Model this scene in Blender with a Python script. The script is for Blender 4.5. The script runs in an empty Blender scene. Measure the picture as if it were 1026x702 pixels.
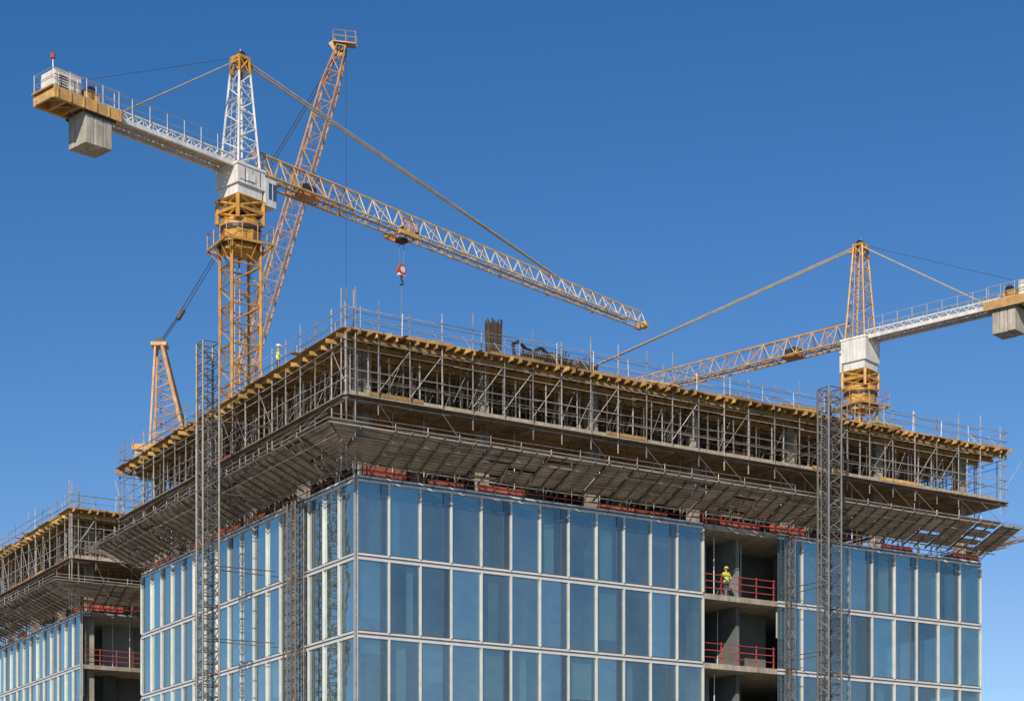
import bpy, math, random
from mathutils import Vector, Matrix
random.seed(7)
R=random.random
def rr(a,b): return a+(b-a)*random.random()
scene=bpy.context.scene

# ------------------------------------------------------------------ materials
def mat(name,col,rough=0.6,metal=0.0,nscale=3.0,namt=0.25,island=0.15,bump=0.0,stretch=(1,1,1),spec=0.5,transl=0.0,streak=0.0):
    m=bpy.data.materials.new(name); m.use_nodes=True
    nt=m.node_tree; N=nt.nodes; L=nt.links
    b=N['Principled BSDF']; b.inputs['Roughness'].default_value=rough; b.inputs['Metallic'].default_value=metal
    b.inputs['Specular IOR Level'].default_value=spec
    tc=N.new('ShaderNodeTexCoord'); mp=N.new('ShaderNodeMapping'); mp.inputs['Scale'].default_value=stretch
    L.new(tc.outputs['Object'],mp.inputs['Vector'])
    n=N.new('ShaderNodeTexNoise'); n.inputs['Scale'].default_value=nscale; n.inputs['Detail'].default_value=6; n.inputs['Roughness'].default_value=0.65
    L.new(mp.outputs['Vector'],n.inputs['Vector'])
    mr=N.new('ShaderNodeMapRange'); mr.inputs['From Min'].default_value=0.3; mr.inputs['From Max'].default_value=0.7
    mr.inputs['To Min'].default_value=1-namt; mr.inputs['To Max'].default_value=1+namt*0.5
    L.new(n.outputs['Fac'],mr.inputs['Value'])
    g=N.new('ShaderNodeNewGeometry'); mr2=N.new('ShaderNodeMapRange')
    mr2.inputs['To Min'].default_value=1-island; mr2.inputs['To Max'].default_value=1+island
    L.new(g.outputs['Random Per Island'],mr2.inputs['Value'])
    mu=N.new('ShaderNodeMath'); mu.operation='MULTIPLY'; L.new(mr.outputs[0],mu.inputs[0]); L.new(mr2.outputs[0],mu.inputs[1])
    if streak:
        mp2=N.new('ShaderNodeMapping'); mp2.inputs['Scale'].default_value=(2.2,2.2,0.18); L.new(tc.outputs['Object'],mp2.inputs['Vector'])
        n2=N.new('ShaderNodeTexNoise'); n2.inputs['Scale'].default_value=2.0; n2.inputs['Detail'].default_value=5; L.new(mp2.outputs[0],n2.inputs['Vector'])
        mr3=N.new('ShaderNodeMapRange'); mr3.inputs['From Min'].default_value=0.35; mr3.inputs['From Max'].default_value=0.65
        mr3.inputs['To Min'].default_value=1-streak; mr3.inputs['To Max'].default_value=1; L.new(n2.outputs['Fac'],mr3.inputs['Value'])
        mu2=N.new('ShaderNodeMath'); mu2.operation='MULTIPLY'; L.new(mu.outputs[0],mu2.inputs[0]); L.new(mr3.outputs[0],mu2.inputs[1]); mu=mu2
    vm=N.new('ShaderNodeVectorMath'); vm.operation='SCALE'; vm.inputs[0].default_value=col
    L.new(mu.outputs[0],vm.inputs['Scale']); L.new(vm.outputs[0],b.inputs['Base Color'])
    if bump:
        bp=N.new('ShaderNodeBump'); bp.inputs['Strength'].default_value=bump; bp.inputs['Distance'].default_value=0.05
        L.new(n.outputs['Fac'],bp.inputs['Height']); L.new(bp.outputs[0],b.inputs['Normal'])
    if transl:
        t=N.new('ShaderNodeBsdfTranslucent'); L.new(vm.outputs[0],t.inputs['Color'])
        mx=N.new('ShaderNodeMixShader'); mx.inputs[0].default_value=transl
        L.new(b.outputs[0],mx.inputs[1]);L.new(t.outputs[0],mx.inputs[2]);L.new(mx.outputs[0],N['Material Output'].inputs['Surface'])
    return m
def glassmat(name,refl_tint,trans_tint,fac_lo,fac_hi):
    m=bpy.data.materials.new(name); m.use_nodes=True
    nt=m.node_tree; N=nt.nodes; L=nt.links
    N.remove(N['Principled BSDF'])
    out=N['Material Output']
    gl=N.new('ShaderNodeBsdfGlossy'); gl.inputs['Roughness'].default_value=0.03; gl.inputs['Color'].default_value=(*refl_tint,1)
    tr=N.new('ShaderNodeBsdfTransparent'); tr.inputs['Color'].default_value=(*trans_tint,1)
    mx=N.new('ShaderNodeMixShader'); g=N.new('ShaderNodeNewGeometry')
    mr=N.new('ShaderNodeMapRange'); mr.inputs['To Min'].default_value=fac_lo; mr.inputs['To Max'].default_value=fac_hi
    L.new(g.outputs['Random Per Island'],mr.inputs['Value'])
    lw=N.new('ShaderNodeLayerWeight'); lw.inputs['Blend'].default_value=0.25
    ad=N.new('ShaderNodeMath'); ad.operation='MULTIPLY_ADD'; ad.inputs[1].default_value=0.3; ad.use_clamp=True
    L.new(lw.outputs['Fresnel'],ad.inputs[0]); L.new(mr.outputs[0],ad.inputs[2])
    tc=N.new('ShaderNodeTexCoord'); n=N.new('ShaderNodeTexNoise'); n.inputs['Scale'].default_value=0.7; n.inputs['Detail'].default_value=2
    L.new(tc.outputs['Object'],n.inputs['Vector'])
    bp=N.new('ShaderNodeBump'); bp.inputs['Strength'].default_value=0.3; bp.inputs['Distance'].default_value=0.05
    L.new(n.outputs['Fac'],bp.inputs['Height']); L.new(bp.outputs[0],gl.inputs['Normal'])
    df=N.new('ShaderNodeBsdfDiffuse'); df.inputs['Color'].default_value=(0.45,0.50,0.52,1)
    mx2=N.new('ShaderNodeMixShader'); n2=N.new('ShaderNodeTexNoise'); n2.inputs['Scale'].default_value=0.5; n2.inputs['Detail'].default_value=4
    mp2=N.new('ShaderNodeMapping'); mp2.inputs['Scale'].default_value=(1.3,1.3,0.35); L.new(tc.outputs['Object'],mp2.inputs['Vector']); L.new(mp2.outputs[0],n2.inputs['Vector'])
    mr3=N.new('ShaderNodeMapRange'); mr3.inputs['From Min'].default_value=0.35; mr3.inputs['From Max'].default_value=0.75; mr3.inputs['To Min'].default_value=0.03; mr3.inputs['To Max'].default_value=0.10
    L.new(n2.outputs['Fac'],mr3.inputs['Value']); L.new(mr3.outputs[0],mx2.inputs[0])
    L.new(ad.outputs[0],mx.inputs[0]); L.new(tr.outputs[0],mx.inputs[1]); L.new(gl.outputs[0],mx.inputs[2])
    L.new(mx.outputs[0],mx2.inputs[1]); L.new(df.outputs[0],mx2.inputs[2])
    L.new(mx2.outputs[0],out.inputs['Surface'])
    return m
MT={}
MT['glass']=glassmat('glass_pane',(0.80,0.93,0.86),(0.40,0.56,0.58),0.28,0.62)
MT['glass_dark']=glassmat('glass_vent',(0.55,0.68,0.68),(0.28,0.40,0.44),0.25,0.5)
MT['alu']=mat('aluminium',(0.66,0.66,0.65),0.4,0.1,2,0.15,0.06)
MT['alu_dark']=mat('aluminium_dark',(0.12,0.14,0.16),0.4,0.3,2,0.12,0.06)
MT['conc']=mat('concrete',(0.40,0.36,0.30),0.9,0,1.2,0.4,0.1,0.3,streak=.3)
MT['conc_l']=mat('concrete_light',(0.48,0.45,0.39),0.9,0,1.5,0.35,0.08,0.3,streak=.3)
MT['inner']=mat('interior',(0.20,0.22,0.22),0.9,0,0.8,0.3,0.45)
MT['blind']=mat('blind',(0.50,0.56,0.56),0.9,0,0.5,0.15,0.5)
MT['steel']=mat('galvanised_tube',(0.42,0.39,0.36),0.5,0.3,2.5,0.4,0.45)
MT['steel_d']=mat('weathered_tube',(0.17,0.15,0.13),0.6,0.3,2.5,0.35,0.4)
MT['steel_m']=mat('mast_tube',(0.21,0.20,0.19),0.5,0.3,2.5,0.35,0.3)
MT['timber']=mat('yellow_timber',(0.50,0.31,0.10),0.75,0,3,0.45,0.45,0.2)
MT['ply']=mat('plywood',(0.34,0.22,0.11),0.8,0,1.5,0.45,0.35,0.2)
MT['plank']=mat('grey_plank',(0.34,0.27,0.20),0.85,0,2.5,0.45,0.3,0.2)
MT['fan']=mat('fan_mesh_sheeting',(0.31,0.25,0.19),0.85,0,1.1,0.5,0.16,0.2,transl=0.35)
MT['red']=mat('red_barrier',(0.42,0.07,0.06),0.6,0,2,0.25,0.2)
MT['orange_net']=mat('orange_net',(0.42,0.12,0.08),0.8,0,2,0.4,0.4,transl=.3)
MT['yel']=mat('crane_yellow',(0.62,0.33,0.07),0.45,0,1.5,0.4,0.15,streak=.25)
MT['tan']=mat('crane_faded_yellow',(0.58,0.35,0.13),0.5,0,1.5,0.4,0.2)
MT['cream']=mat('crane_cream',(0.70,0.56,0.36),0.5,0,1.5,0.35,0.2)
MT['white']=mat('crane_white',(0.78,0.77,0.74),0.45,0,1.2,0.2,0.08,streak=.22)
MT['orange']=mat('crane_orange',(0.50,0.23,0.08),0.5,0,1.5,0.4,0.2)
MT['boom']=mat('crane_faded_orange',(0.52,0.30,0.14),0.55,0,1.5,0.45,0.25)
MT['rust']=mat('rusty_steel',(0.065,0.045,0.035),0.85,0.2,4,0.4,0.4)
MT['dark']=mat('dark_metal',(0.04,0.04,0.045),0.5,0.3,2,0.2,0.2)
MT['rope']=mat('steel_rope',(0.10,0.10,0.11),0.5,0.5,2,0.2,0.1)
MT['rod']=mat('pendant_rod',(0.52,0.46,0.36),0.5,0.1,2,0.3,0.1)

# ------------------------------------------------------------------ mesh builder
class M:
    def __init__(s): s.v=[]; s.f=[]
    def quad(s,a,b,c,d):
        i=len(s.v); s.v+= [tuple(a),tuple(b),tuple(c),tuple(d)]; s.f.append((i,i+1,i+2,i+3))
    def box(s,x0,x1,y0,y1,z0,z1):
        i=len(s.v)
        s.v+=[(x0,y0,z0),(x1,y0,z0),(x1,y1,z0),(x0,y1,z0),(x0,y0,z1),(x1,y0,z1),(x1,y1,z1),(x0,y1,z1)]
        s.f+=[tuple(i+k for k in q) for q in ((0,3,2,1),(4,5,6,7),(0,1,5,4),(1,2,6,5),(2,3,7,6),(3,0,4,7))]
    def beam(s,p,q,w,h,up=(0,0,1)):
        p=Vector(p); q=Vector(q); d=(q-p).normalized(); up=Vector(up)
        if abs(d.dot(up))>0.98: up=Vector((0,1,0))
        a=d.cross(up).normalized(); b=a.cross(d).normalized()
        i=len(s.v)
        for c in (p,q):
            for (x,y) in ((-1,-1),(1,-1),(1,1),(-1,1)):
                s.v.append(tuple(c+a*(x*w/2)+b*(y*h/2)))
        s.f+=[tuple(i+k for k in t) for t in ((0,1,2,3),(7,6,5,4),(0,4,5,1),(1,5,6,2),(2,6,7,3),(3,7,4,0))]
    def tube(s,p,q,r,n=5,r2=None):
        p=Vector(p); q=Vector(q)
        if (q-p).length<1e-5: return
        r2=r if r2 is None else r2
        d=(q-p).normalized(); up=Vector((0,0,1)) if abs(d.z)<0.9 else Vector((1,0,0))
        a=d.cross(up).normalized(); b=a.cross(d)
        i=len(s.v)
        for c,ra in ((p,r),(q,r2)):
            for k in range(n):
                t=2*math.pi*k/n
                s.v.append(tuple(c+a*(ra*math.cos(t))+b*(ra*math.sin(t))))
        for k in range(n):
            k2=(k+1)%n; s.f.append((i+k,i+k2,i+n+k2,i+n+k))
        s.f.append(tuple(i+n-1-k for k in range(n))); s.f.append(tuple(i+n+k for k in range(n)))
    def lattice(s,A,B,c0,c1,n,rc,rb,horiz=True,cross=False,skip=()):
        A=Vector(A);B=Vector(B);m=len(c0)
        P=[[A.lerp(B,j/n)+Vector(c0[k]).lerp(Vector(c1[k]),j/n) for k in range(m)] for j in range(n+1)]
        for k in range(m):
            s.tube(P[0][k],P[n][k],rc,6)
            k2=(k+1)%m
            if k in skip: continue
            for j in range(n+1):
                if horiz: s.tube(P[j][k],P[j][k2],rb,4)
                if j<n:
                    if j%2==0 or cross: s.tube(P[j][k],P[j+1][k2],rb,4)
                    if j%2==1 or cross: s.tube(P[j][k2],P[j+1][k],rb,4)
    def obj(s,name,parent,material,smooth=False,bevel=0):
        if not s.v: return None
        me=bpy.data.meshes.new(name); me.from_pydata(s.v,[],s.f); me.update()
        o=bpy.data.objects.new(name,me); scene.collection.objects.link(o)
        me.materials.append(MT[material] if isinstance(material,str) else material)
        if parent: o.parent=parent
        if bevel:
            b=o.modifiers.new('bevel','BEVEL'); b.width=bevel; b.segments=2
        return o
def empty(name,loc,rot=0):
    e=bpy.data.objects.new(name,None); scene.collection.objects.link(e)
    e.location=loc; e.rotation_euler=(0,0,rot); e.empty_display_size=1
    return e

# ------------------------------------------------------------------ site frame
ROT=math.radians(31.28)
C1=(-8.0,93.9)
C2=(-32.5,138.0)
BAY=1.85
LEV=[0.0,4.4,8.4,12.4,16.4,20.4,24.4]

def facemap(side,Ls,Lt):
    if side=='front': return lambda a,o,z:(a,-o,z)
    if side=='left':  return lambda a,o,z:(-o,a,z)
    if side=='right': return lambda a,o,z:(Ls+o,a,z)
    return lambda a,o,z:(a,Lt+o,z)
def fbox(m,fm,a0,a1,o0,o1,z0,z1):
    p=fm(a0,o0,z0);q=fm(a1,o1,z1)
    m.box(min(p[0],q[0]),max(p[0],q[0]),min(p[1],q[1]),max(p[1],q[1]),z0,z1)

def building(C,Ls,Lt,openings,dz=0.0,openfloors=()):
    e=empty('office_building',(C[0],C[1],0),ROT)
    lev=[z+(dz if z>0 else 0) for z in LEV]
    top=lev[-1]; S=top+4.0   # storey slab
    glass=M();gd=M();alu=M();aluD=M();conc=M();inn=M();bl=M();red=M();net=M();form=M()
    for i,z in enumerate(lev):
        if i==0: continue
        conc.box(0.22,Ls-0.22,0.22,Lt-0.22,z-0.36,z-0.02)
    conc.box(-0.9,Ls+0.6,-0.9,Lt+0.6,S-0.32,S)
    x=-0.85
    while x<Ls+.5:
        for (ya,yb) in ((-.85,2.4),(2.42,5.6),(5.62,8.8)):
            form.box(x,x+1.2,ya,yb,S-0.36,S-0.323)
        x+=1.23
    y=8.9
    while y<Lt-1:
        for (xa,xb) in ((-.85,2.4),(2.42,5.6)):
            form.box(xa,xb,y,y+1.2,S-0.36,S-0.323)
        y+=1.23
    y=-0.6
    while y<8: form.box(-.9,Ls+.5,y,y+.09,S-.5,S-.361); y+=1.4
    inn.box(Ls*0.3,Ls*0.42,Lt*0.35,Lt*0.7,0,S-0.37)
    inn.box(Ls*0.66,Ls*0.8,Lt*0.35,Lt*0.7,0,S-0.37)
    for i in range(len(lev)-1):
        z0,z1=lev[i],lev[i+1]-0.37
        for k in range(16):
            a=rr(1,Ls-3); w=rr(1,5); t=rr(2.5,9)
            inn.box(a,min(a+w,Ls-0.5),t,t+0.15,z0,z1)
        for k in range(8):
            a=rr(1,Lt-4); w=rr(2,6); t=rr(3.5,8)
            inn.box(t,t+0.15,a,min(a+w,Lt-0.5),z0,z1)
    ns=max(2,round(Ls/7.4)); ntt=max(2,round(Lt/7.9))
    for i in range(ns+1):
        for j in range(ntt+1):
            x=0.9+(Ls-1.8)*i/ns; y=0.9+(Lt-1.8)*j/ntt
            conc.box(x-0.28,x+0.28,y-0.28,y+0.28,0,S+3.0)
    for side,Len in (('front',Ls),('left',Lt),('right',Lt),('back',Ls)):
        fm=facemap(side,Ls,Lt); nb=round(Len/BAY); bw=Len/nb
        ops=openings.get(side,[])
        isopen=lambda b: any(x<=b<y for x,y in ops)
        for i in range(len(lev)-1):
            z0,z1=lev[i],lev[i+1]
            b=0
            while b<nb:
                if isopen(b): b+=1; continue
                c=b
                while c<nb and not isopen(c): c+=1
                fbox(alu,fm,b*bw,c*bw,0.0,0.11,z1-0.33,z1-0.20)
                fbox(alu,fm,b*bw,c*bw,0.0,0.085,z1-0.10,z1+0.0)
                fbox(aluD,fm,b*bw,c*bw,0.0,0.05,z1-0.199,z1-0.101)
                b=c
            for b in range(nb):
                if isopen(b): continue
                a0=b*bw;a1=a0+bw; g0=z0+0.02; g1=z1-0.335
                vent=0.42 if (b%2==0) else 0.0
                am=a1-0.05-vent
                j=[rr(-0.006,0.006) for _ in range(4)]
                def P(a,o,z): return Vector(fm(a,o,z))
                glass.quad(P(a0+0.05,0.02+j[0],g0),P(am,0.02+j[1],g0),P(am,0.02+j[2],g1),P(a0+0.05,0.02+j[3],g1))
                if vent:
                    gd.quad(P(am+0.05,0.03,g0),P(a1-0.05,0.03,g0),P(a1-0.05,0.03,g1),P(am+0.05,0.03,g1))
                    fbox(aluD,fm,am+0.001,am+0.049,-0.02,0.06,g0,g1)
                fbox(alu,fm,a1-0.04,a1+0.04 if b<nb-1 else a1,-0.04,0.15,z0+0.002,z1-0.332)
                fbox(aluD,fm,a0+0.041,a0+0.10,-0.02,0.05,g0,g1)
                fbox(aluD,fm,a0+0.101,am-0.001,-0.02,0.045,g0,g0+.06)
                r=R(); q=.8 if side=='front' else .4
                if r<0.34*q:
                    w=rr(0.25,0.75)*(bw-0.3); st=a0+0.12+R()*(bw-0.24-w)
                    fbox(bl,fm,st,st+w,-0.32,-0.30,g0+0.05,g1-0.05)
                elif r<0.55*q:
                    hgt=rr(0.2,0.9)*(g1-g0)
                    fbox(bl,fm,a0+0.12,a1-0.12,-0.26,-0.24,g1-hgt,g1-0.04)
        fbox(alu,fm,-0.12 if side in('front','left') else 0,0.045,0.0,0.12,0,top)
        for (x,y) in ops:
            for i in range(1,len(lev)):
                z=lev[i]
                fbox(conc,fm,x*bw+0.05,y*bw-0.05,-0.215,0.06,z-0.34,z-0.03)
                for h in (0.35,0.75,1.15):
                    fbox(red,fm,x*bw+0.1,y*bw-0.1,-0.10,-0.06,z+h-0.02,z+h+0.02)
                k=x*bw+0.15
                while k<y*bw:
                    fbox(red,fm,k,k+0.05,-0.16,-0.101,z-0.02,z+1.25); k+=1.3
                if R()<0.5:
                    aa=rr(x*bw+0.2,(x+y)/2*bw); bb=min(aa+rr(1,2.6),y*bw-0.2)
                    fbox(net,fm,aa,bb,-0.20,-0.19,z,z+rr(0.3,0.5))
                if y-x<6 :
                    p=fm(x*bw+3.4,-1.2,0); q=fm(x*bw+3.65,-6,0)
                    inn.box(min(p[0],q[0]),max(p[0],q[0]),min(p[1],q[1]),max(p[1],q[1]),LEV[i-1],z-.37)
                for k in range(int((y-x)*1.2)):
                    a=rr(x*bw+.4,y*bw-.4); o=-rr(.6,4)
                    if i<len(lev)-1: alu.tube(fm(a,o,z-.02),fm(a,o,lev[i+1]-.37),.035,6)
    glass.obj('glazing',e,'glass');gd.obj('vent_glazing',e,'glass_dark');alu.obj('mullions_and_bands',e,'alu')
    aluD.obj('dark_frames',e,'alu_dark');conc.obj('slabs_and_columns',e,'conc');inn.obj('core_and_partitions',e,'inner')
    bl.obj('blinds',e,'blind');red.obj('edge_barriers',e,'red');net.obj('debris_netting',e,'orange_net');form.obj('soffit_formwork',e,'ply')
    return e,S

def scaffolding(C,Ls,Lt,S,deckz):
    e=empty('scaffolding',(C[0],C[1],0),ROT)
    st=M();sd=M();tim=M();ply=M();pl=M();net=M();con=M();red=M();fan=M()
    top=S-4.0
    D=deckz   # underside of plywood
    OH=1.2
    def zone(x,y): return x<7.5 or y<8.5
    x=-0.4
    xs=[];
    while x<Ls: xs.append(x); x+=0.98
    y=-0.4; ys=[]
    while y<Lt: ys.append(y); y+=1.15
    for ix,x in enumerate(xs):
        for iy,y in enumerate(ys):
            if not zone(x,y): continue
            jx,jy=rr(-.16,.16),rr(-.16,.16)
            m=st if (R()<0.5) else sd
            m.tube((x+jx,y+jy,S),(x+jx+rr(-.03,.03),y+jy,D-0.75),0.038,5)
            m.tube((x+jx,y+jy,D-0.75),(x+jx,y+jy,D-0.42),0.02,4)
            m.box(x+jx-.07,x+jx+.07,y+jy-.07,y+jy+.07,D-.44,D-.421)
            if R()<0.4 and ix+1<len(xs): sd.tube((x,y,S+rr(.1,.6)),(xs[ix+1],y,D-rr(.5,1)),0.024,4)
            if R()<0.4 and iy+1<len(ys): sd.tube((x,y,D-rr(.5,1)),(x,ys[iy+1],S+rr(.1,.6)),0.024,4)
    for iy,y in enumerate(ys):
        for h in (0.9,1.9):
            L=Ls if y<8.5 else 7.5
            sd.tube((-0.4,y+0.03,S+h),(L,y+0.03,S+h),0.024,4)
    for ix,x in enumerate(xs):
        for h in (0.95,1.95):
            L=Lt if x<7.5 else 8.5
            sd.tube((x+0.03,-0.4,S+h),(x+0.03,L,S+h),0.024,4)
    for k in range(26):
        x=rr(1,Ls-3); y=rr(1,6); h=rr(.3,1.1)
        (tim if R()<.5 else pl).box(x,x+rr(1,2.4),y,y+1,S+.01,S+h)
    for k in range(14):
        y=rr(6,Lt-3); x=rr(.8,6); h=rr(.3,1.1)
        (tim if R()<.5 else pl).box(x,x+1,y,y+rr(1,2.4),S+.01,S+h)
    y=-0.9
    while y<Lt+0.9:
        tim.box(-OH-rr(0,0.45),Ls+OH+rr(0,.4),y-0.05,y+0.05,D-0.42,D-0.21); y+=1.15
    x=-OH+0.1
    while x<Ls+OH:
        tim.box(x-0.04,x+0.04,-OH-rr(0,0.5),Lt+OH+rr(0,0.3),D-0.209,D-0.002); x+=rr(.5,.66)
    x=-OH
    while x<Ls+OH-0.01:
        x2=min(x+2.5,Ls+OH); y=-OH
        while y<Lt+OH-0.01:
            y2=min(y+2.5,Lt+OH)
            dx=rr(0,0.3) if x<=-OH+.01 else 0; dy=rr(0,0.3) if y<=-OH+.01 else 0
            ply.box(x-dx,x2-0.01,y-dy,y2-0.01,D,D+0.03)
            y=y2
        x=x2
    con.box(-0.45,Ls+0.3,-0.45,Lt+0.3,D+0.031,D+0.30)
    for (a,b,c,d) in ((-0.52,Ls+0.37,-0.52,-0.46),(-0.52,-0.46,-0.455,Lt+0.3)):
        tim.box(a,b,c,d,D+0.032,D+0.36)
    k=-OH
    while k<Ls+OH:
        w=rr(2.2,3.6)
        if R()<0.7: ply.box(k,min(k+w-0.05,Ls+OH),-OH+0.02,-OH+0.06,D+0.032,D+rr(.12,.24))
        k+=w
    k=-OH+0.1
    while k<Lt+OH:
        w=rr(2.2,3.6)
        if R()<0.7: ply.box(-OH+0.02,-OH+0.06,k,min(k+w-0.05,Lt+OH),D+0.032,D+rr(.12,.24))
        k+=w
    for k in range(int(Ls/1.6)):
        x=rr(0,Ls); ply.box(x,x+.2,-OH-rr(.1,.6),-OH+2,D+.033,D+.07)
    for k in range(int(Lt/1.6)):
        y=rr(0,Lt); ply.box(-OH-rr(.1,.6),-OH+2,y,y+.2,D+.033,D+.07)
    def per(side):
        if side=='front': return (lambda a,o,z:(a,-o,z)),Ls
        if side=='left': return (lambda a,o,z:(-o,a,z)),Lt
        if side=='right': return (lambda a,o,z:(Ls+o,a,z)),Lt
        return (lambda a,o,z:(a,Lt+o,z)),Ls
    def pb(m,fm,a0,a1,o0,o1,z0,z1): fbox(m,fm,a0,a1,o0,o1,z0,z1)
    for side in ('front','left','right','back'):
        fm,Len=per(side)
        vis=side in('front','left')
        a=-1.1
        while a<=Len+1.15:
            jj=rr(-.1,.1)
            zt=D+1.35+(rr(0,0.8) if R()<0.35 else rr(0,.15))
            st.tube(fm(a+jj,1.08,S-1.1 if R()<.6 else S-0.4),fm(a+jj+rr(-.04,.04),1.08,zt),0.034,5)
            if vis:
                sd.tube(fm(a+0.5,0.25,S),fm(a+0.5,0.25,D-0.45),0.03,5)
                if R()<0.45: st.tube(fm(a,1.08,S+0.1),fm(a+1.85,1.08,D-0.5),0.022,4)
                st.tube(fm(a+jj,1.12,S-0.58),fm(a+jj,-0.3,S-0.58),0.024,4)
                if R()<.5: st.tube(fm(a+jj,1.08,D+0.03),fm(a+jj,0.0,D+1.1),0.022,4)
            a+=1.85 if vis else 2.6
        for z,r in ((D+0.62,.022),(D+1.15,.024),(S+0.55,.022),(S+1.05,.024),(S+2.05,.02),(D-0.55,.024),(S-0.5,.03)):
            k=-1.15
            while k<Len+1.1:
                k2=min(k+rr(4.5,6.5),Len+1.2)
                dzz=rr(-.04,.04)
                st.tube(fm(k-0.15,1.12,z+dzz),fm(k2+0.15,1.12,z+dzz+rr(-.04,.04)),r,5)
                k=k2
        if vis:
            a=0.3
            while a<Len:
                st.tube(fm(a,-0.1,D+0.3),fm(a+rr(-.05,.05),-0.1,D+1.5+rr(0,.35)),0.025,4); a+=2.4
            for z in (D+0.9,D+1.4): st.tube(fm(0,-0.1,z),fm(Len,-0.1,z+0.05),0.02,4)
        k=-1.2
        while k<Len+1.1:
            k2=min(k+rr(2.4,3.9),Len+1.2)
            for q in range(2):
                oo=0.905+q*0.24
                pb(pl,fm,k+0.01,k2-0.01,oo,oo+.225,S-0.345-q*0.004,S-0.305-q*0.004)
            k=k2
        k=0.3
        while k<Len-1:
            k2=k+rr(1.5,4)
            if R()<0.4:
                pb(net if R()<.5 else tim,fm,k,min(k2,Len),0.91,0.93,S-.10,S+0.10)
            k=k2+rr(0.1,1)
        a=0.2
        while a<Len:
            (st if R()<.5 else sd).tube(fm(a,0.1,top),fm(a,0.1,S-0.33),0.028,4)
            if vis and R()<.4: sd.tube(fm(a,0.1,top+.1),fm(a+1.85,0.1,S-0.5),0.022,4)
            a+=BAY
        for z in (top+0.25,top+0.55,top+1.1): 
            (red if z<top+.3 else st).tube(fm(0,0.06,z),fm(Len,0.06,z),0.025,4)
        k=0.5
        while k<Len-2:
            k2=min(k+rr(1.2,3),Len)
            if R()<0.3: pb(net,fm,k,k2,-0.15,-0.14,top+0.05,top+rr(.25,.6))
            k=k2+rr(0,2)
        if vis:
            for k in range(int(Len*1.6)):
                a=rr(0.5,Len-.5); o=-rr(.5,6); sd.tube(fm(a,o,top),fm(a,o,S-.37),.035,5)
        # ---- debris fan
        oi,zi,oo,zo=0.35,top+0.60,3.0,top+1.75
        npl=12
        seg=-3.0
        bays=[]
        while seg<Len+0.6:
            bays.append((seg,min(seg+1.85,Len+0.9))); seg+=1.85
        for (b0,b1) in bays:
            sag=rr(-.10,.10); tw=rr(-.05,.05)
            for q in range(npl):
                f0=q/npl; f1=(q+0.93)/npl
                o0=oi+(oo-oi)*f0;o1=oi+(oo-oi)*f1
                z0=zi+(zo-zi)*f0+sag*f0; z1=zi+(zo-zi)*f1+sag*f1
                lo0=max(b0+0.03,-o0) ; lo1=max(b0+0.03,-o1)
                if lo0>=b1-0.05 : continue
                if R()<0.02: continue
                e1=b1-0.03
                up=Vector((0,0,0.03))
                A=Vector(fm(lo0,o0,z0));B=Vector(fm(e1,o0,z0+tw));Cc=Vector(fm(e1,o1,z1+tw));Dd=Vector(fm(lo1,o1,z1))
                fan.quad(A,B,Cc,Dd)
                fan.quad(Dd,Cc,Cc+up,Dd+up)
            a=b0
            if a>=-0.5:
                for aa in (a,a+.925):
                    sd.beam(fm(aa,0.05,top+0.37),fm(aa,oo+0.1,zo-0.07),0.06,0.10)
                sd.tube(fm(a,0.1,top-0.25),fm(a,1.6,zi+(zo-zi)*.45-0.1),0.028,4)
                if R()<.7: sd.tube(fm(a,oo,zo),fm(a,1.0,S-0.35),0.018,4)
                st.tube(fm(a,oo,zo-0.1),fm(a,oo+.02,zo+rr(.15,.5)),0.025,4)
        for f in (0.02,0.35,0.7,1.0):
            o=oi+(oo-oi)*f; z=zi+(zo-zi)*f-0.13
            st.tube(fm(-o,o,z),fm(Len+0.9,o,z),0.032,5)
        st.tube(fm(-oo,oo+.03,zo+0.07),fm(Len+0.9,oo+.03,zo+0.07),0.03,5)
        st.tube(fm(-oo+.1,oo+.03,zo+0.3),fm(Len*.6,oo+.03,zo+0.36),0.02,5)
    for (x,y) in ((-1.1,-1.1),(-0.6,-1.1),(-1.1,-0.5),(-0.3,-0.3)):
        st.tube((x,y,top),(x,y,D+1.9+rr(0,.5)),0.035,5)
    st.obj('scaffold_tubes',e,'steel'); sd.obj('props_and_braces',e,'steel_d'); tim.obj('formwork_beams',e,'timber')
    ply.obj('formwork_plywood',e,'ply'); pl.obj('walkway_planks',e,'plank'); net.obj('netting',e,'orange_net')
    con.obj('poured_deck_slab',e,'conc'); red.obj('red_rails',e,'red'); fan.obj('debris_fan',e,'fan')
    return e

b1,S1=building(C1,44.4,31.7,{'front':[(12,15)]})
scaffolding(C1,44.4,31.7,S1,31.4)
b2,S2=building(C2,29.6,29.6,{'front':[(0,14)]},dz=0.4)
scaffolding(C2,29.6,29.6,S2,32.1)

ca,sa=math.cos(ROT),math.sin(ROT)
def W(s,t,z=0): return Vector((C1[0]+ca*s-sa*t, C1[1]+sa*s+ca*t, z))

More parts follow.
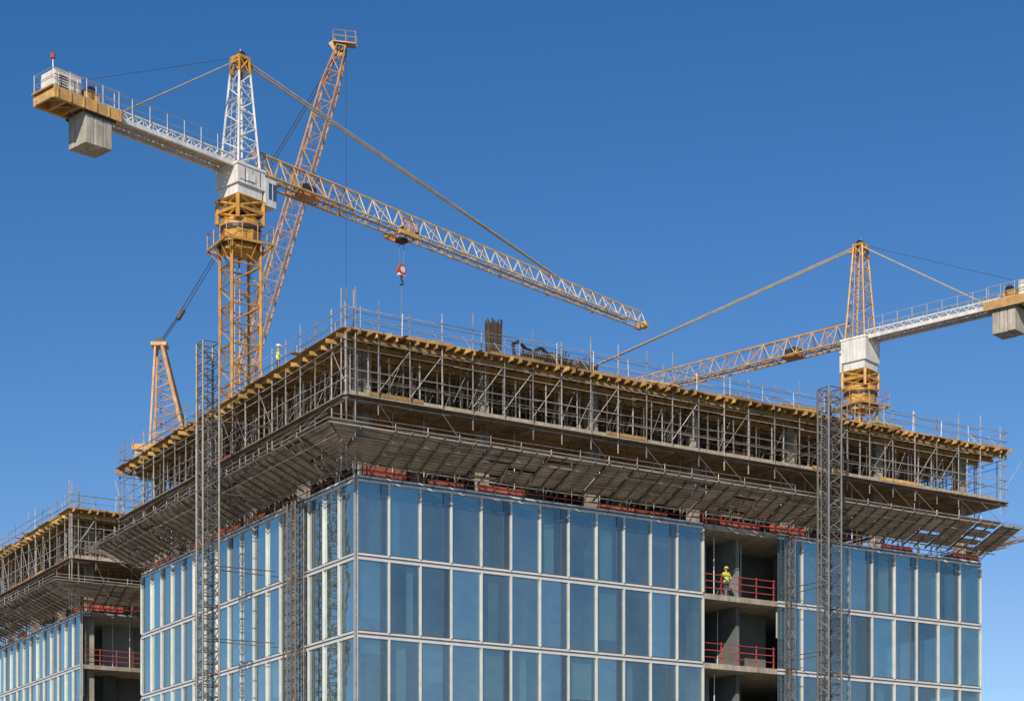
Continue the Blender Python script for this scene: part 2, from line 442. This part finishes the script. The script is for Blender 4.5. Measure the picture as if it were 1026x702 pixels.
# ------------------------------------------------------------------ hoist masts
def sq(w,a=0):
    r=w/2; pts=[(-r,-r),(r,-r),(r,r),(-r,r)]
    return [(x*math.cos(a)-y*math.sin(a),x*math.sin(a)+y*math.cos(a),0) for x,y in pts]
def hoist(s,t,h,w,tie=None,mm='steel_m',name='hoist_mast',seg=.62,rc=.065,rb=.032):
    e=empty(name,W(s,t),ROT)
    m=M(); m.lattice((0,0,0),(0,0,h),sq(w),sq(w),int(h/seg),rc,rb,cross=False)
    m.tube((w*.2,w*.5+.03,0),(w*.2,w*.5+.03,h),0.035,5)
    m.tube((-w*.5-.06,w*.1,0),(-w*.5-.06,w*.1,h-.5),0.03,5)
    if tie:
        z=5.0
        while z<h-1:
            for k in (-1,1):
                tt=Vector((tie[0],tie[1],0)); sd_=Vector((-tie[1],tie[0],0)).normalized()
                a=sd_*(k*w/2)+Vector((0,0,z)); b=tt+sd_*(k*.7)+Vector((0,0,z))
                m.tube(a,b,0.03,4)
            z+=4
    m.obj('mast_lattice',e,mm)
    b=M(); b.box(-w,w,-w,w,0.01,0.4); b.obj('base_plinth',e,'conc')
    return e
hoist(-3.9,10.5,33.3,0.95,(3.7,0))
hoist(28.4,-3.9,32.1,0.95,(0,3.7))
hoist(-0.6,5.9,24.2,0.5,None,'steel_d','scaffold_ladder_tower',.6,.04,.02)
hoist(-0.6,6.95,24.2,0.5,None,'steel_d','scaffold_ladder_tower',.6,.04,.02)
hoist(28.3,-0.55,24.2,0.4,None,'steel_d','scaffold_ladder_tower',.6,.03,.018)

# ------------------------------------------------------------------ tower cranes
def tower_crane(loc,d,zj,zapex,zslew,jibL,cjL,pendL,trolleyL,hook_drop,mw=1.9,jibmat='cream',headcol='white',hh=2.0):
    ang=math.atan2(d[1],d[0]); e=empty('tower_crane',(loc[0],loc[1],0),ang)
    ra=ROT-ang
    y=M();w=M();c=M();o=M();dk=M();rp=M();rod=M();cn=M();gl=M();rd=M();tn=M()
    cn.box(-3,3,-3,3,0.01,0.8)
    y.lattice((0,0,0.8),(0,0,zslew),sq(mw,ra),sq(mw,ra),int(zslew/1.25),0.10,0.05)
    for k in (-.2,.2): y.tube((k,0.3,1),(k,0.3,zslew),0.03,4)
    zz=1.2
    while zz<zslew: y.tube((-.2,.3,zz),(.2,.3,zz),.018,4); zz+=.35
    z=zslew
    for a in range(4):
        p=sq(3.1,ra); q0=p[a];q1=p[(a+1)%4]
        y.beam((q0[0],q0[1],z),(q1[0],q1[1],z),0.12,0.14)
        for h in (.55,1.05): y.tube((q0[0],q0[1],z+h),(q1[0],q1[1],z+h),0.025,4)
        for f in (0,.33,.66):
            x=q0[0]+(q1[0]-q0[0])*f; yy=q0[1]+(q1[1]-q0[1])*f
            y.tube((x,yy,z),(x,yy,z+1.05),0.025,4)
            y.tube((x,yy,z),(x*.6,yy*.6,z-0.9),0.04,4)
    dk.tube((0,0,z+0.02),(0,0,z+0.06),1.5,8)
    y.tube((0,0,z-0.3),(0,0,z+0.9),1.15,8,1.25)
    dk.tube((0,0,z+0.9),(0,0,z+1.12),1.3,24)
    y.tube((0,0,z+1.12),(0,0,z+1.5),1.25,16)
    y.lattice((0,0,z+1.4),(0,0,zj-hh+.1),sq(2.0),sq(2.0),2,0.14,0.09,cross=True)
    y.box(-1.1,1.1,-1.1,1.1,z+2.0,z+2.2)
    dk.box(-.6,.6,-.6,.6,z+1.5,z+2.0)
    zb=zj-hh
    for (za,zc,ww) in ((zb,zb+.8,.95),(zb+.801,zj-.1,1.08)):
        w.box(-ww,ww,-ww,ww,za,zc)
    w.box(-1.15,1.15,-1.13,1.13,zj-0.1,zj+0.05)
    for k in (-.5,.1,.7): dk.box(k-.02,k+.02,-1.095,-1.081,zb+.9,zj-.2)
    dk.box(-0.9,0.2,-1.09,-1.082,zb+1.0,zb+1.04)
    w.box(-.35,.3,-1.12,-1.083,zb+1.05,zb+1.5)
    w.box(1.09,1.95,-1.1,-0.15,zj-2.05,zj-0.35)
    gl.box(1.35,1.97,-1.12,-.4,zj-1.6,zj-0.6)
    w.box(1.62,1.68,-1.13,-1.08,zj-1.65,zj-0.5)
    zh=zj+0.1; split=zapex-1.0
    f=(split-zh)/(zapex-zh)
    top=.75; bot=1.7; mid=bot+(top-bot)*f
    hd=w if headcol=='white' else tn
    hd.lattice((0,0,zh),(0.0,0,split),sq(bot),sq(mid),7,0.075,0.04)
    y.lattice((0,0,split),(0,0,zapex),sq(mid),sq(top),1,0.08,0.05,cross=True)
    for k in (-.2,.2): rod.tube((k,bot/2,zh),(k,top/2,zapex),.025,4)
    y.box(-.45,.45,-.45,.45,zapex-0.1,zapex+0.08)
    y.beam((-.7,0,zapex-.3),(.9,0,zapex-.3),.3,.25)
    for k in (-.18,.18): dk.tube((0,k-.06,zapex+.12),(0,k+.06,zapex+.12),0.28,12)
    y.tube((0,0,zapex+.1),(0,0,zapex+0.6),0.03,4)
    hj=1.45; wj=1.35
    tri=lambda s,zz=0:[(0,-wj/2*s,zz),(0,wj/2*s,zz),(0,0,hj*s+zz)]
    r1=jibL*0.22
    tn.lattice((0.9,0,zj),(r1,0,zj),tri(1.1),tri(1.05),int(r1/1.2),0.085,0.042)
    n=int((jibL-r1)/1.2)
    c.lattice((r1,0,zj),(jibL,0,zj),tri(1.05),tri(0.72),n,0.065,0.032)
    tn.tube((r1,0,zj+hj*1.05+.05),(jibL,0,zj+hj*.72+.05),.05,5)
    y.box(jibL,jibL+0.35,-.4,.4,zj-.1,zj+.35); 
    for k in range(3): y.tube((jibL-.2,-.5+k*.5,zj-.1),(jibL+.5,-.5+k*.5,zj-.1),0.04,4)
    rod.box(1.0,jibL-2,-0.16,0.16,zj+0.02,zj+0.05)
    x=r1
    while x<jibL-1:
        for s2 in (-wj/2,wj/2): tn.box(x-.12,x+.12,s2*.95-.09,s2*.95+.09,zj-.09,zj+.09)
        x+=5.2
    dk.box(r1*0.55,r1*0.55+1.1,-.4,.4,zj+0.06,zj+0.6); o.box(r1*0.55-.2,r1*.55+1.3,-.5,.5,zj-.12,zj+0.055)
    dk.tube((r1*.55+.2,-.5,zj+.35),(r1*.55+.2,.5,zj+.35),.3,12)
    T=trolleyL
    tn.box(T-0.9,T+0.9,-.85,-.7,zj-.35,zj-.1); tn.box(T-0.9,T+0.9,.7,.85,zj-.35,zj-.1)
    for k in (-.8,0,.8): tn.box(T+k-.06,T+k+.06,-.7,.7,zj-.34,zj-.2)
    for k in (-.7,.7):
        for s2 in (-.78,.78): dk.tube((T+k,s2-.06,zj-.05),(T+k,s2+.06,zj-.05),0.14,10)
    o.lattice((T-.7,-.78,zj-.3),(T+.7,-.78,zj-.3),[(0,0,0),(0,0,1.0),(0,.1,0)],[(0,0,0),(0,0,1.0),(0,.1,0)],2,0.05,.04)
    dk.box(T-.3,T+.3,-.3,.3,zj-.6,zj-.35)
    hz=zj-hook_drop
    for k in (-.25,.25): rp.tube((T+k,0,zj-.3),(T+k*.6,0,hz+.5),0.022,4)
    rd.tube((T,-.14,hz+.45),(T,.14,hz+.45),0.36,14); w.tube((T,-.16,hz+.45),(T,.16,hz+.45),.22,12); w.box(T-.26,T+.26,-.12,.12,hz+.05,hz+.45)
    dk.tube((T,0,hz+.1),(T,0,hz-.25),0.06,6)
    for k in range(7):
        a0=math.pi*0.5-k*math.pi*1.35/7;a1=math.pi*0.5-(k+1)*math.pi*1.35/7
        dk.tube((T+.16*math.cos(a0),0,hz-.42+.16*math.sin(a0)),(T+.16*math.cos(a1),0,hz-.42+.16*math.sin(a1)),0.045,6)
    rp.tube((T,0,hz-.55),(T,0,hz-4.6),0.03,4)
    for s2 in (-.7,.7):
        w.lattice((-.8,s2,zj+.15),(-cjL+3.5,s2,zj+.15),[(0,0,-.3),(0,0,.3)],[(0,0,-.3),(0,0,.3)],int(cjL/1.0),0.07,.04)
        w.box(-cjL+3.4,-.8,s2-.05,s2+.05,zj-.12,zj+.10)
    k=-1.0
    while k>-cjL+1: w.tube((k,-.7,zj+.0),(k,.7,zj+.0),.04,4); w.tube((k,-.7,zj-.1),(k-1.2,.7,zj-.1),.03,4); k-=1.2
    rod.box(-cjL+3,-.8,-.62,.62,zj+.12,zj+.15)
    for s2 in (-.85,.85):
        k=-1.2
        while k>-cjL: rod.tube((k,s2,zj+.2),(k,s2,zj+1.3),.022,4); k-=1.25
        for h in (.75,1.3): rod.tube((-1.2,s2,zj+h),(-cjL,s2,zj+h),.022,4)
    for s2 in (-1.05,.85): tn.box(-cjL,-cjL+4.6,s2,s2+.2,zj-.35,zj+.25)
    for k in range(6): tn.box(-cjL+k*.85,-cjL+k*.85+.15,-.849,.849,zj-.3,zj+.2)
    for k in range(6): tn.box(-cjL+.2+k*.85,-cjL+k*.85+.28,-1.10,-1.051,zj-.33,zj+.23)
    tn.box(-cjL-.15,-cjL+4.4,-1.0,1.0,zj+.25,zj+.33)
    for k in range(3):
        x0=-cjL+2.2+k*0.62
        cn.box(x0,x0+.57,-.84,.84,zj-2.1+rr(-.05,.05),zj-.305)
    dk.box(-cjL+2.1,-cjL+4.2,-.95,-.88,zj-.5,zj-.36); dk.box(-cjL+2.1,-cjL+4.2,.88,.95,zj-.5,zj-.36)
    w.box(-cjL+0.3,-cjL+2.0,-.7,.7,zj+.34,zj+1.45); 
    for k in range(5): dk.box(-cjL+.45,-cjL+1.1,-.715,-.702,zj+.5+k*.15,zj+.56+k*.15)
    tn.box(-cjL+2.3,-cjL+3.3,-.6,.6,zj+.34,zj+.9)
    dk.tube((-cjL+2.8,-.6,zj+.9),(-cjL+2.8,.6,zj+.9),.38,14)
    for s2 in (-.95,.95):
        for h in (.8,1.35): rod.tube((-cjL,s2,zj+h),(-cjL+4.4,s2,zj+h),.022,4)
        for q in range(5): rod.tube((-cjL+q*1.1,s2,zj+.3),(-cjL+q*1.1,s2,zj+1.4),.022,4)
    for h in (.8,1.35): rod.tube((-cjL,-.95,zj+h),(-cjL,.95,zj+h),.022,4)
    w.tube((-cjL+.6,0,zj+1.45),(-cjL+.6,0,zj+2.3),.03,4); rd.tube((-cjL+.6,0,zj+2.3),(-cjL+.6,0,zj+2.55),.14,8)
    for s2 in (-.15,.15):
        rod.tube((0,s2,zapex),(pendL,s2*.3,zj+hj*.85),.06,6)
        rod.tube((0,s2*1.5,zapex),(-cjL+4.6,s2*5,zj+.3),.045,6)
    rp.tube((0,0,zapex+.1),(-cjL+1.0,0,zj+1.0),.015,4)
    rp.tube((1,0,zj+hj+.35),(T,0,zj+.1),.015,4)
    y.obj('yellow_steelwork',e,'yel'); w.obj('white_steelwork',e,'white'); tn.obj('jib_root_and_ballast_frame',e,'tan')
    c.obj('jib_lattice',e,jibmat); o.obj('winch_frame',e,'orange'); dk.obj('machinery',e,'dark')
    rp.obj('ropes',e,'rope'); rod.obj('pendants_and_rails',e,'rod'); cn.obj('concrete_ballast',e,'conc_l',bevel=0.03)
    gl.obj('cab_windows',e,'glass_dark'); rd.obj('hook_sheave_and_beacon',e,'red')
    return e
tower_crane((-16.8,113.0),(0.6723,0.7403),47.75,54.7,43.0,40.0,14.1,30.0,13.9,2.9)
tower_crane((27.07,142.0),(-0.7506,0.6607),46.4,53.8,41.2,46,15.5,40,34,3,mw=1.8,jibmat='tan',headcol='tan',hh=2.6)

def luffing(loc,rot):
    e=empty('luffing_crane',(loc[0],loc[1],0),rot)
    o=M();y=M();dk=M();rp=M();w=M();cn=M()
    cn.box(-3,3,-3,3,0.01,.8)
    zd=34.6
    y.lattice((0,0,.8),(0,0,zd-.7),sq(1.9),sq(1.9),24,.09,.05)
    y.tube((0,0,zd-.7),(0,0,zd),1.2,16)
    y.box(-6.2,1.6,-1.3,1.3,zd,zd+.4)
    y.box(-2.4,-0.9,-1.1,1.1,zd+.41,zd+1.5); cn.box(-6.0,-5.2,-1.2,1.2,zd-1.6,zd-.01)
    w.box(.2,1.5,-2.3,-1.31,zd+.1,zd+1.9); dk.box(.8,1.52,-2.32,-1.35,zd+.8,zd+1.7)
    P=Vector((0,0,zd+.5));Q=Vector((8.5,0,63.5)); d=(Q-P).normalized(); n=Vector((-d.z,0,d.x))
    def cs(h,wd): return [n*(-h/2)+Vector((0,-wd/2,0)),n*(-h/2)+Vector((0,wd/2,0)),n*(h/2)+Vector((0,wd/2,0)),n*(h/2)+Vector((0,-wd/2,0))]
    A=P+d*2.5;B=Q-d*3
    o.lattice(P,A,cs(.25,1.2),cs(1.15,1.2),2,.07,.035)
    o.lattice(A,B,cs(1.15,1.2),cs(1.15,1.2),20,.065,.032)
    o.lattice(B,Q,cs(1.15,1.2),cs(.6,.7),3,.065,.035)
    y.beam(Q-d*.6-n*.2,Q+d*.2+n*.8,.6,.2,(0,1,0)); 
    for k in (-.2,.2): dk.tube(Q+Vector((0,k-.05,0)),Q+Vector((0,k+.05,0)),.35,12)
    o.beam(Q-Vector((.6,0,-.3)),Q+Vector((1.0,0,.1)),.8,.06)
    for k in (-.4,.4):
        for h in (.4,.8): o.tube(Q+Vector((-.6,k,h+.3)),Q+Vector((1.0,k,h+.1)),.025,4)
        for x in (-.6,.3,1.0): o.tube(Q+Vector((x,k,.2)),Q+Vector((x,k,1.0)),.025,4)
    T=Vector((-4.4,0,42.2))
    for s2 in (-.9,.9):
        o.beam((-5.0,s2,zd+.4),(T.x-.3,s2*.45,T.z),.14,.14); o.beam((-2.4,s2,zd+.4),(T.x+.2,s2*.45,T.z),.2,.24)
        for f in (.1,.25,.4,.55,.7,.85):
            a=Vector((-5.0,s2,zd+.4)).lerp(Vector((T.x-.3,s2*.45,T.z)),f);b=Vector((-2.4,s2,zd+.4)).lerp(Vector((T.x+.2,s2*.45,T.z)),f+.08)
            o.tube(a,b,.05,5); b2=Vector((-2.4,s2,zd+.4)).lerp(Vector((T.x+.2,s2*.45,T.z)),f-.08); o.tube(a,b2,.035,4)
    for f in (.15,.3,.45,.6,.75,.9):
        a=Vector((-2.4,-.9,zd+.4)).lerp(Vector((T.x+.2,-.4,T.z)),f);b=Vector((-2.4,.9,zd+.4)).lerp(Vector((T.x+.2,.4,T.z)),f)
        o.tube(a,b,.06,5)
    o.beam(T+Vector((-.6,0,.1)),T+Vector((.5,0,.1)),1.1,.25)
    for k in (-.25,.25): dk.tube(T+Vector((0,k-.1,.3)),T+Vector((0,k+.1,.3)),.3,12)
    M2=T.lerp(Q,.11)
    for k in (-.3,-.1,.1,.3): rp.tube(T+Vector((0,k,.3)),M2+Vector((0,k,0)),.02,4)
    dk.beam(M2-(Q-T).normalized()*.4,M2+(Q-T).normalized()*.4,.6,.25)
    for k in (-.3,.3): rp.tube(M2+Vector((0,k,0)),Q+Vector((0,k,0)),.03,4)
    for k in (-.12,.12): rp.tube(Q+Vector((.3,k,0)),Q+Vector((.3,k*.5,-31)),.008,4)
    dk.box(Q.x+.05,Q.x+.55,-.2,.2,Q.z-31.9,Q.z-31)
    o.obj('boom_and_a_frame',e,'boom');y.obj('mast_and_deck',e,'yel');dk.obj('sheaves',e,'dark');rp.obj('luffing_ropes',e,'rope')
    w.obj('operator_cab',e,'white');cn.obj('ballast',e,'conc_l')
luffing((-20.6,130.0),0.0)

# ------------------------------------------------------------------ rebar cages and plant on deck
def rebar(s,t,z,h,w,n,name='rebar_cage',flare=0.0):
    e=empty(name,W(s,t,z),ROT)
    m=M()
    for i in range(n):
        a=2*math.pi*i/n; x=w/2*max(-1,min(1,1.3*math.cos(a))); y=w/2*max(-1,min(1,1.3*math.sin(a)))
        m.tube((x,y,0),(x*(1+flare)+rr(-.04,.04),y*(1+flare)+rr(-.04,.04),h+rr(-.25,.2)),.036,4)
    k=.1
    while k<h-.1:
        p=sq(w*1.02)
        for a in range(4): m.tube((p[a][0],p[a][1],k),(p[(a+1)%4][0],p[(a+1)%4][1],k),.022,4)
        k+=.10
    m.obj('bars_and_stirrups',e,'rust'); return e
D1=31.70
rebar(8.9,1.2,D1,2.35,.6,40,flare=.12)
for i,(s,t,h,w) in enumerate(((11.7,1.6,1.15,.9),(13.3,1.8,1.35,1.0),(15.2,1.6,1.2,.8))):
    rebar(s,t,D1,h,w,30,flare=.35)
def plant(s,t,z):
    e=empty('concrete_pump',W(s,t,z),ROT+.15); m=M(); b=M()
    b.box(-1.3,.7,-.5,.5,.45,1.35); m.box(-1.2,1.2,-.45,.45,.3,.449)
    m.tube((.75,0,.6),(1.35,0,1.5),.35,10,.65)     # hopper
    m.tube((-.9,.3,1.35),(-.9,.3,1.95),.06,8)       # exhaust
    for x in (-.9,.9):
        for y in (-.55,.45): m.tube((x,y,.3),(x,y+.12,.3),.3,14)
    P=[(-1.3,0,.7),(-1.8,0,1.2),(-1.9,0,1.8),(-1.5,0,2.0),(-.9,0,1.7),(-.3,.2,1.75),(.2,.2,1.5)]
    for a,c in zip(P,P[1:]): m.tube(a,c,.09,8)
    m.obj('chassis_hopper_and_hose',e,'dark'); b.obj('engine_cover',e,'rust',bevel=.06)
plant(12.7,2.6,D1); plant(14.4,2.9,D1)
def stack(s,t,z,l,w,n):
    e=empty('timber_stack',W(s,t,z),ROT+rr(-.1,.1)); m=M()
    for i in range(n):
        for j in range(4): m.box(-l/2+rr(-.15,.15),l/2+rr(-.15,.15),-w/2+j*w/4,-w/2+(j+.85)*w/4,i*.13,i*.13+.1)
    m.obj('boards',e,'timber')
stack(26,1.8,D1,2.5,1.1,7); stack(31,2.2,D1,3,1.0,9); stack(20,1.5,D1,2.2,1,6); stack(38,2.0,D1,2.4,1.0,8); stack(0.5,10.6,D1,1.3,1.6,4)

# ------------------------------------------------------------------ workers
MT['hivis']=mat('hi_vis_vest',(0.46,0.60,0.07),0.7,0,8,0.3,0)
MT['trous']=mat('work_trousers',(0.05,0.06,0.10),0.8,0,8,0.3,0)
MT['skin']=mat('skin',(0.50,0.30,0.21),0.6,0,8,0.1,0)
MT['helmet']=mat('helmet',(0.75,0.75,0.72),0.3,0,4,0.05,0)
MT['helmet_y']=mat('helmet_yellow',(0.75,0.5,0.05),0.3,0,4,0.05,0)
MT['reflect']=mat('reflective_band',(0.7,0.7,0.7),0.4,0,4,0.05,0)
def worker(loc,rot,vest,helm,arms):
    e=empty('construction_worker',loc,rot)
    V=[];E=[];RD=[]
    def add(p,r,par=None):
        V.append(p);RD.append(r)
        if par is not None:E.append((par,len(V)-1))
        return len(V)-1
    pel=add((0,0,.98),.155); sp=add((0,0,1.15),.15,pel); ch=add((0.0,0,1.34),.17,sp); nb=add((0,0,1.48),.09,ch); nk=add((.01,0,1.54),.062,nb)
    hd=add((.03,0,1.62),.09,nk); ht=add((.03,0,1.72),.095,hd); add((.02,0,1.79),.06,ht)
    hands=[]
    for sgn in (-1,1):
        A=arms[0] if sgn<0 else arms[1]
        sh=add((0,sgn*.19,1.43),.075,ch); el=add((A[0][0],sgn*A[0][1],A[0][2]),.052,sh); wr=add((A[1][0],sgn*A[1][1],A[1][2]),.033,el)
        dr=(Vector(V[wr])-Vector(V[el])).normalized(); pm=Vector(V[wr])+dr*.07; add(tuple(pm),.036,wr); hands.append((pm,dr,sgn))
        hp=add((0,sgn*.10,.90),.10,pel); kn=add((.03*(1 if sgn>0 else -.3),sgn*.12,.50),.065,hp); an=add((-.03,sgn*.13,.10),.045,kn)
        add((.04,sgn*.135,.05),.045,an); add((.17,sgn*.15,.035),.035,len(V)-1)
    me=bpy.data.meshes.new('tmp');me.from_pydata(V,E,[]);ob=bpy.data.objects.new('tmp',me);scene.collection.objects.link(ob)
    sk=ob.modifiers.new('s','SKIN')
    for i,r in enumerate(RD):
        me.skin_vertices[0].data[i].radius=(r,r) if i not in (0,1,2) else (r*1.05,r*.8)
    me.skin_vertices[0].data[0].use_root=True
    ss=ob.modifiers.new('b','SUBSURF'); ss.levels=2; ss.render_levels=2
    dg=bpy.context.evaluated_depsgraph_get(); nm=bpy.data.meshes.new_from_object(ob.evaluated_get(dg)); bpy.data.objects.remove(ob)
    nm.materials.clear()
    for k in (vest,'trous','skin','reflect','dark'): nm.materials.append(MT[k])
    for p in nm.polygons:
        c=p.center; p.use_smooth=True
        wrd=min((c-(h[0]-h[1]*.02)).length for h in hands)
        if wrd<.1: i=2
        elif c.z>1.52: i=2
        elif c.z<.13: i=4
        elif c.z<.93 : i=1
        elif 1.08<c.z<1.13 or 1.25<c.z<1.29: i=3
        else: i=0
        p.material_index=i
    bo=bpy.data.objects.new('body',nm);scene.collection.objects.link(bo);bo.parent=e
    f=M()
    for pm,dr,sgn in hands:
        side=dr.cross(Vector((0,0,1)));side=side.normalized() if side.length>.1 else Vector((1,0,0))
        nrm=side.cross(dr)
        for k in range(4):
            b0=pm+dr*.02+side*((k-1.5)*.018); ln=(.04,.048,.044,.034)[k]
            j1=b0+dr*ln; j2=j1+(dr*.7+nrm*-.5)*ln*.8
            f.tube(b0,j1,.009,6);f.tube(j1,j2,.009,6,.007)
        b0=pm-dr*.02+side*.03; f.tube(b0,b0+(dr*.5+side*.7)*.05,.010,6,.008)
    f.obj('fingers',e,'skin')
    h=M(); rings=6;seg=14
    for r in range(rings+1):
        a=r/rings*math.pi/2; 
        for s in range(seg):
            b=2*math.pi*s/seg; h.v.append((.02+.145*math.cos(a)*math.cos(b)*1.08,.13*math.cos(a)*math.sin(b),1.715+.14*math.sin(a)))
    for r in range(rings):
        for s in range(seg): s2=(s+1)%seg; h.f.append((r*seg+s,r*seg+s2,(r+1)*seg+s2,(r+1)*seg+s))
    h.beam((.12,0,1.715),(.23,0,1.70),.2,.015)
    h.obj('helmet',e,helm)
    g=M(); g.tube((.115,0,1.665),(.15,0,1.635),.012,6,.018); 
    for s in(-1,1): g.tube((.02,s*.10,1.63),(.02,s*.10,1.69),.02,6)
    g.obj('nose_and_ears',e,'skin')
    k=M()
    for s in(-1,1): k.tube((.105,s*.035,1.68),(.125,s*.035,1.68),.011,6)
    k.box(.112,.126,-.03,.03,1.595,1.605); k.obj('eyes_and_mouth',e,'dark')
    return e
fwd=((.18,.27,1.2),(.42,.22,1.22)); down=((-.03,.27,1.15),(.05,.28,.92)); bend=((.02,.30,1.17),(.24,.20,1.08))
p=W(24.4,0.60,20.4-.02); worker(p,math.radians(-70),'hivis','helmet_y',(fwd,bend))
p=W(0.4,10.7,D1+.49); worker(p,math.radians(10),'hivis','helmet',(bend,down))

# ------------------------------------------------------------------ ground and road
def sheet(name,x0,x1,y0,y1,z,m):
    me=bpy.data.meshes.new(name);me.from_pydata([(x0,y0,z),(x1,y0,z),(x1,y1,z),(x0,y1,z)],[],[(0,1,2,3)])
    o=bpy.data.objects.new(name,me);scene.collection.objects.link(o);me.materials.append(m);return o
sheet('ground',-3000,3000,-3000,3000,0,mat('site_ground',(0.27,0.23,0.17),0.95,0,.3,.35,0,.3))
sheet('road',-300,300,20,34,0.004,mat('asphalt',(0.05,0.05,0.052),0.9,0,2,.3,0,.2))
lm=M(); x=-295
while x<295: lm.quad((x,26.9,.008),(x+3,26.9,.008),(x+3,27.05,.008),(x,27.05,.008)); x+=7
lm.obj('road_markings',None,'white')
kb=M(); kb.box(-300,300,34,34.3,0,.13); kb.box(-300,300,19.7,20,0,.13); kb.obj('kerb',None,'conc_l')
pv=M(); pv.box(-300,300,34.3,38,0,.12); pv.obj('pavement',None,'conc')

# ------------------------------------------------------------------ light, sky
sunv=Vector((-0.20,-0.77,0.50)).normalized()
elev=math.asin(sunv.z); az=math.atan2(sunv.x,sunv.y)
w=bpy.data.worlds.new('World');scene.world=w;w.use_nodes=True
nt=w.node_tree;N=nt.nodes;L=nt.links;bg=N['Background'];sky=N.new('ShaderNodeTexSky');sky.sky_type='NISHITA';sky.sun_disc=False
sky.sun_elevation=elev;sky.sun_rotation=az;sky.altitude=1500;sky.air_density=1.0;sky.dust_density=0.1;sky.ozone_density=3.0
sep=N.new('ShaderNodeSeparateColor');com=N.new('ShaderNodeCombineColor');L.new(sky.outputs[0],sep.inputs[0])
def chan(i,gain,g,cap):
    a=N.new('ShaderNodeMath');a.operation='MULTIPLY';a.inputs[1].default_value=0.09;L.new(sep.outputs[i],a.inputs[0])
    p=N.new('ShaderNodeMath');p.operation='POWER';p.inputs[1].default_value=g;L.new(a.outputs[0],p.inputs[0])
    q=N.new('ShaderNodeMath');q.operation='MULTIPLY';q.inputs[1].default_value=gain/0.1;L.new(p.outputs[0],q.inputs[0])
    c=N.new('ShaderNodeMath');c.operation='MULTIPLY';c.inputs[1].default_value=cap/0.1;L.new(a.outputs[0],c.inputs[0])
    m=N.new('ShaderNodeMath');m.operation='MINIMUM';L.new(q.outputs[0],m.inputs[0]);L.new(c.outputs[0],m.inputs[1])
    L.new(m.outputs[0],com.inputs[i])
chan(0,2.5,1.75,1.0);chan(1,1.18,1.15,1.18);chan(2,1.17,0.94,1.35)
L.new(com.outputs[0],bg.inputs[0]);bg.inputs[1].default_value=0.1
sl=bpy.data.lights.new('sun','SUN');sl.energy=4.8;sl.angle=math.radians(.5);sl.color=(1,.88,.71)
so=bpy.data.objects.new('sun',sl);scene.collection.objects.link(so);so.rotation_euler=(-sunv).to_track_quat('-Z','Y').to_euler();so.location=(0,0,100)

# ------------------------------------------------------------------ camera
cd=bpy.data.cameras.new('camera');cam=bpy.data.objects.new('camera',cd);scene.collection.objects.link(cam)
cam.location=(0,0,1.7);cam.rotation_euler=(math.radians(90),0,0)
cd.sensor_width=36;cd.lens=64.25;cd.shift_y=567/1026;cd.clip_end=8000;cd.clip_start=.5
scene.camera=cam
scene.view_settings.view_transform='Standard';scene.view_settings.look='None';scene.view_settings.exposure=0
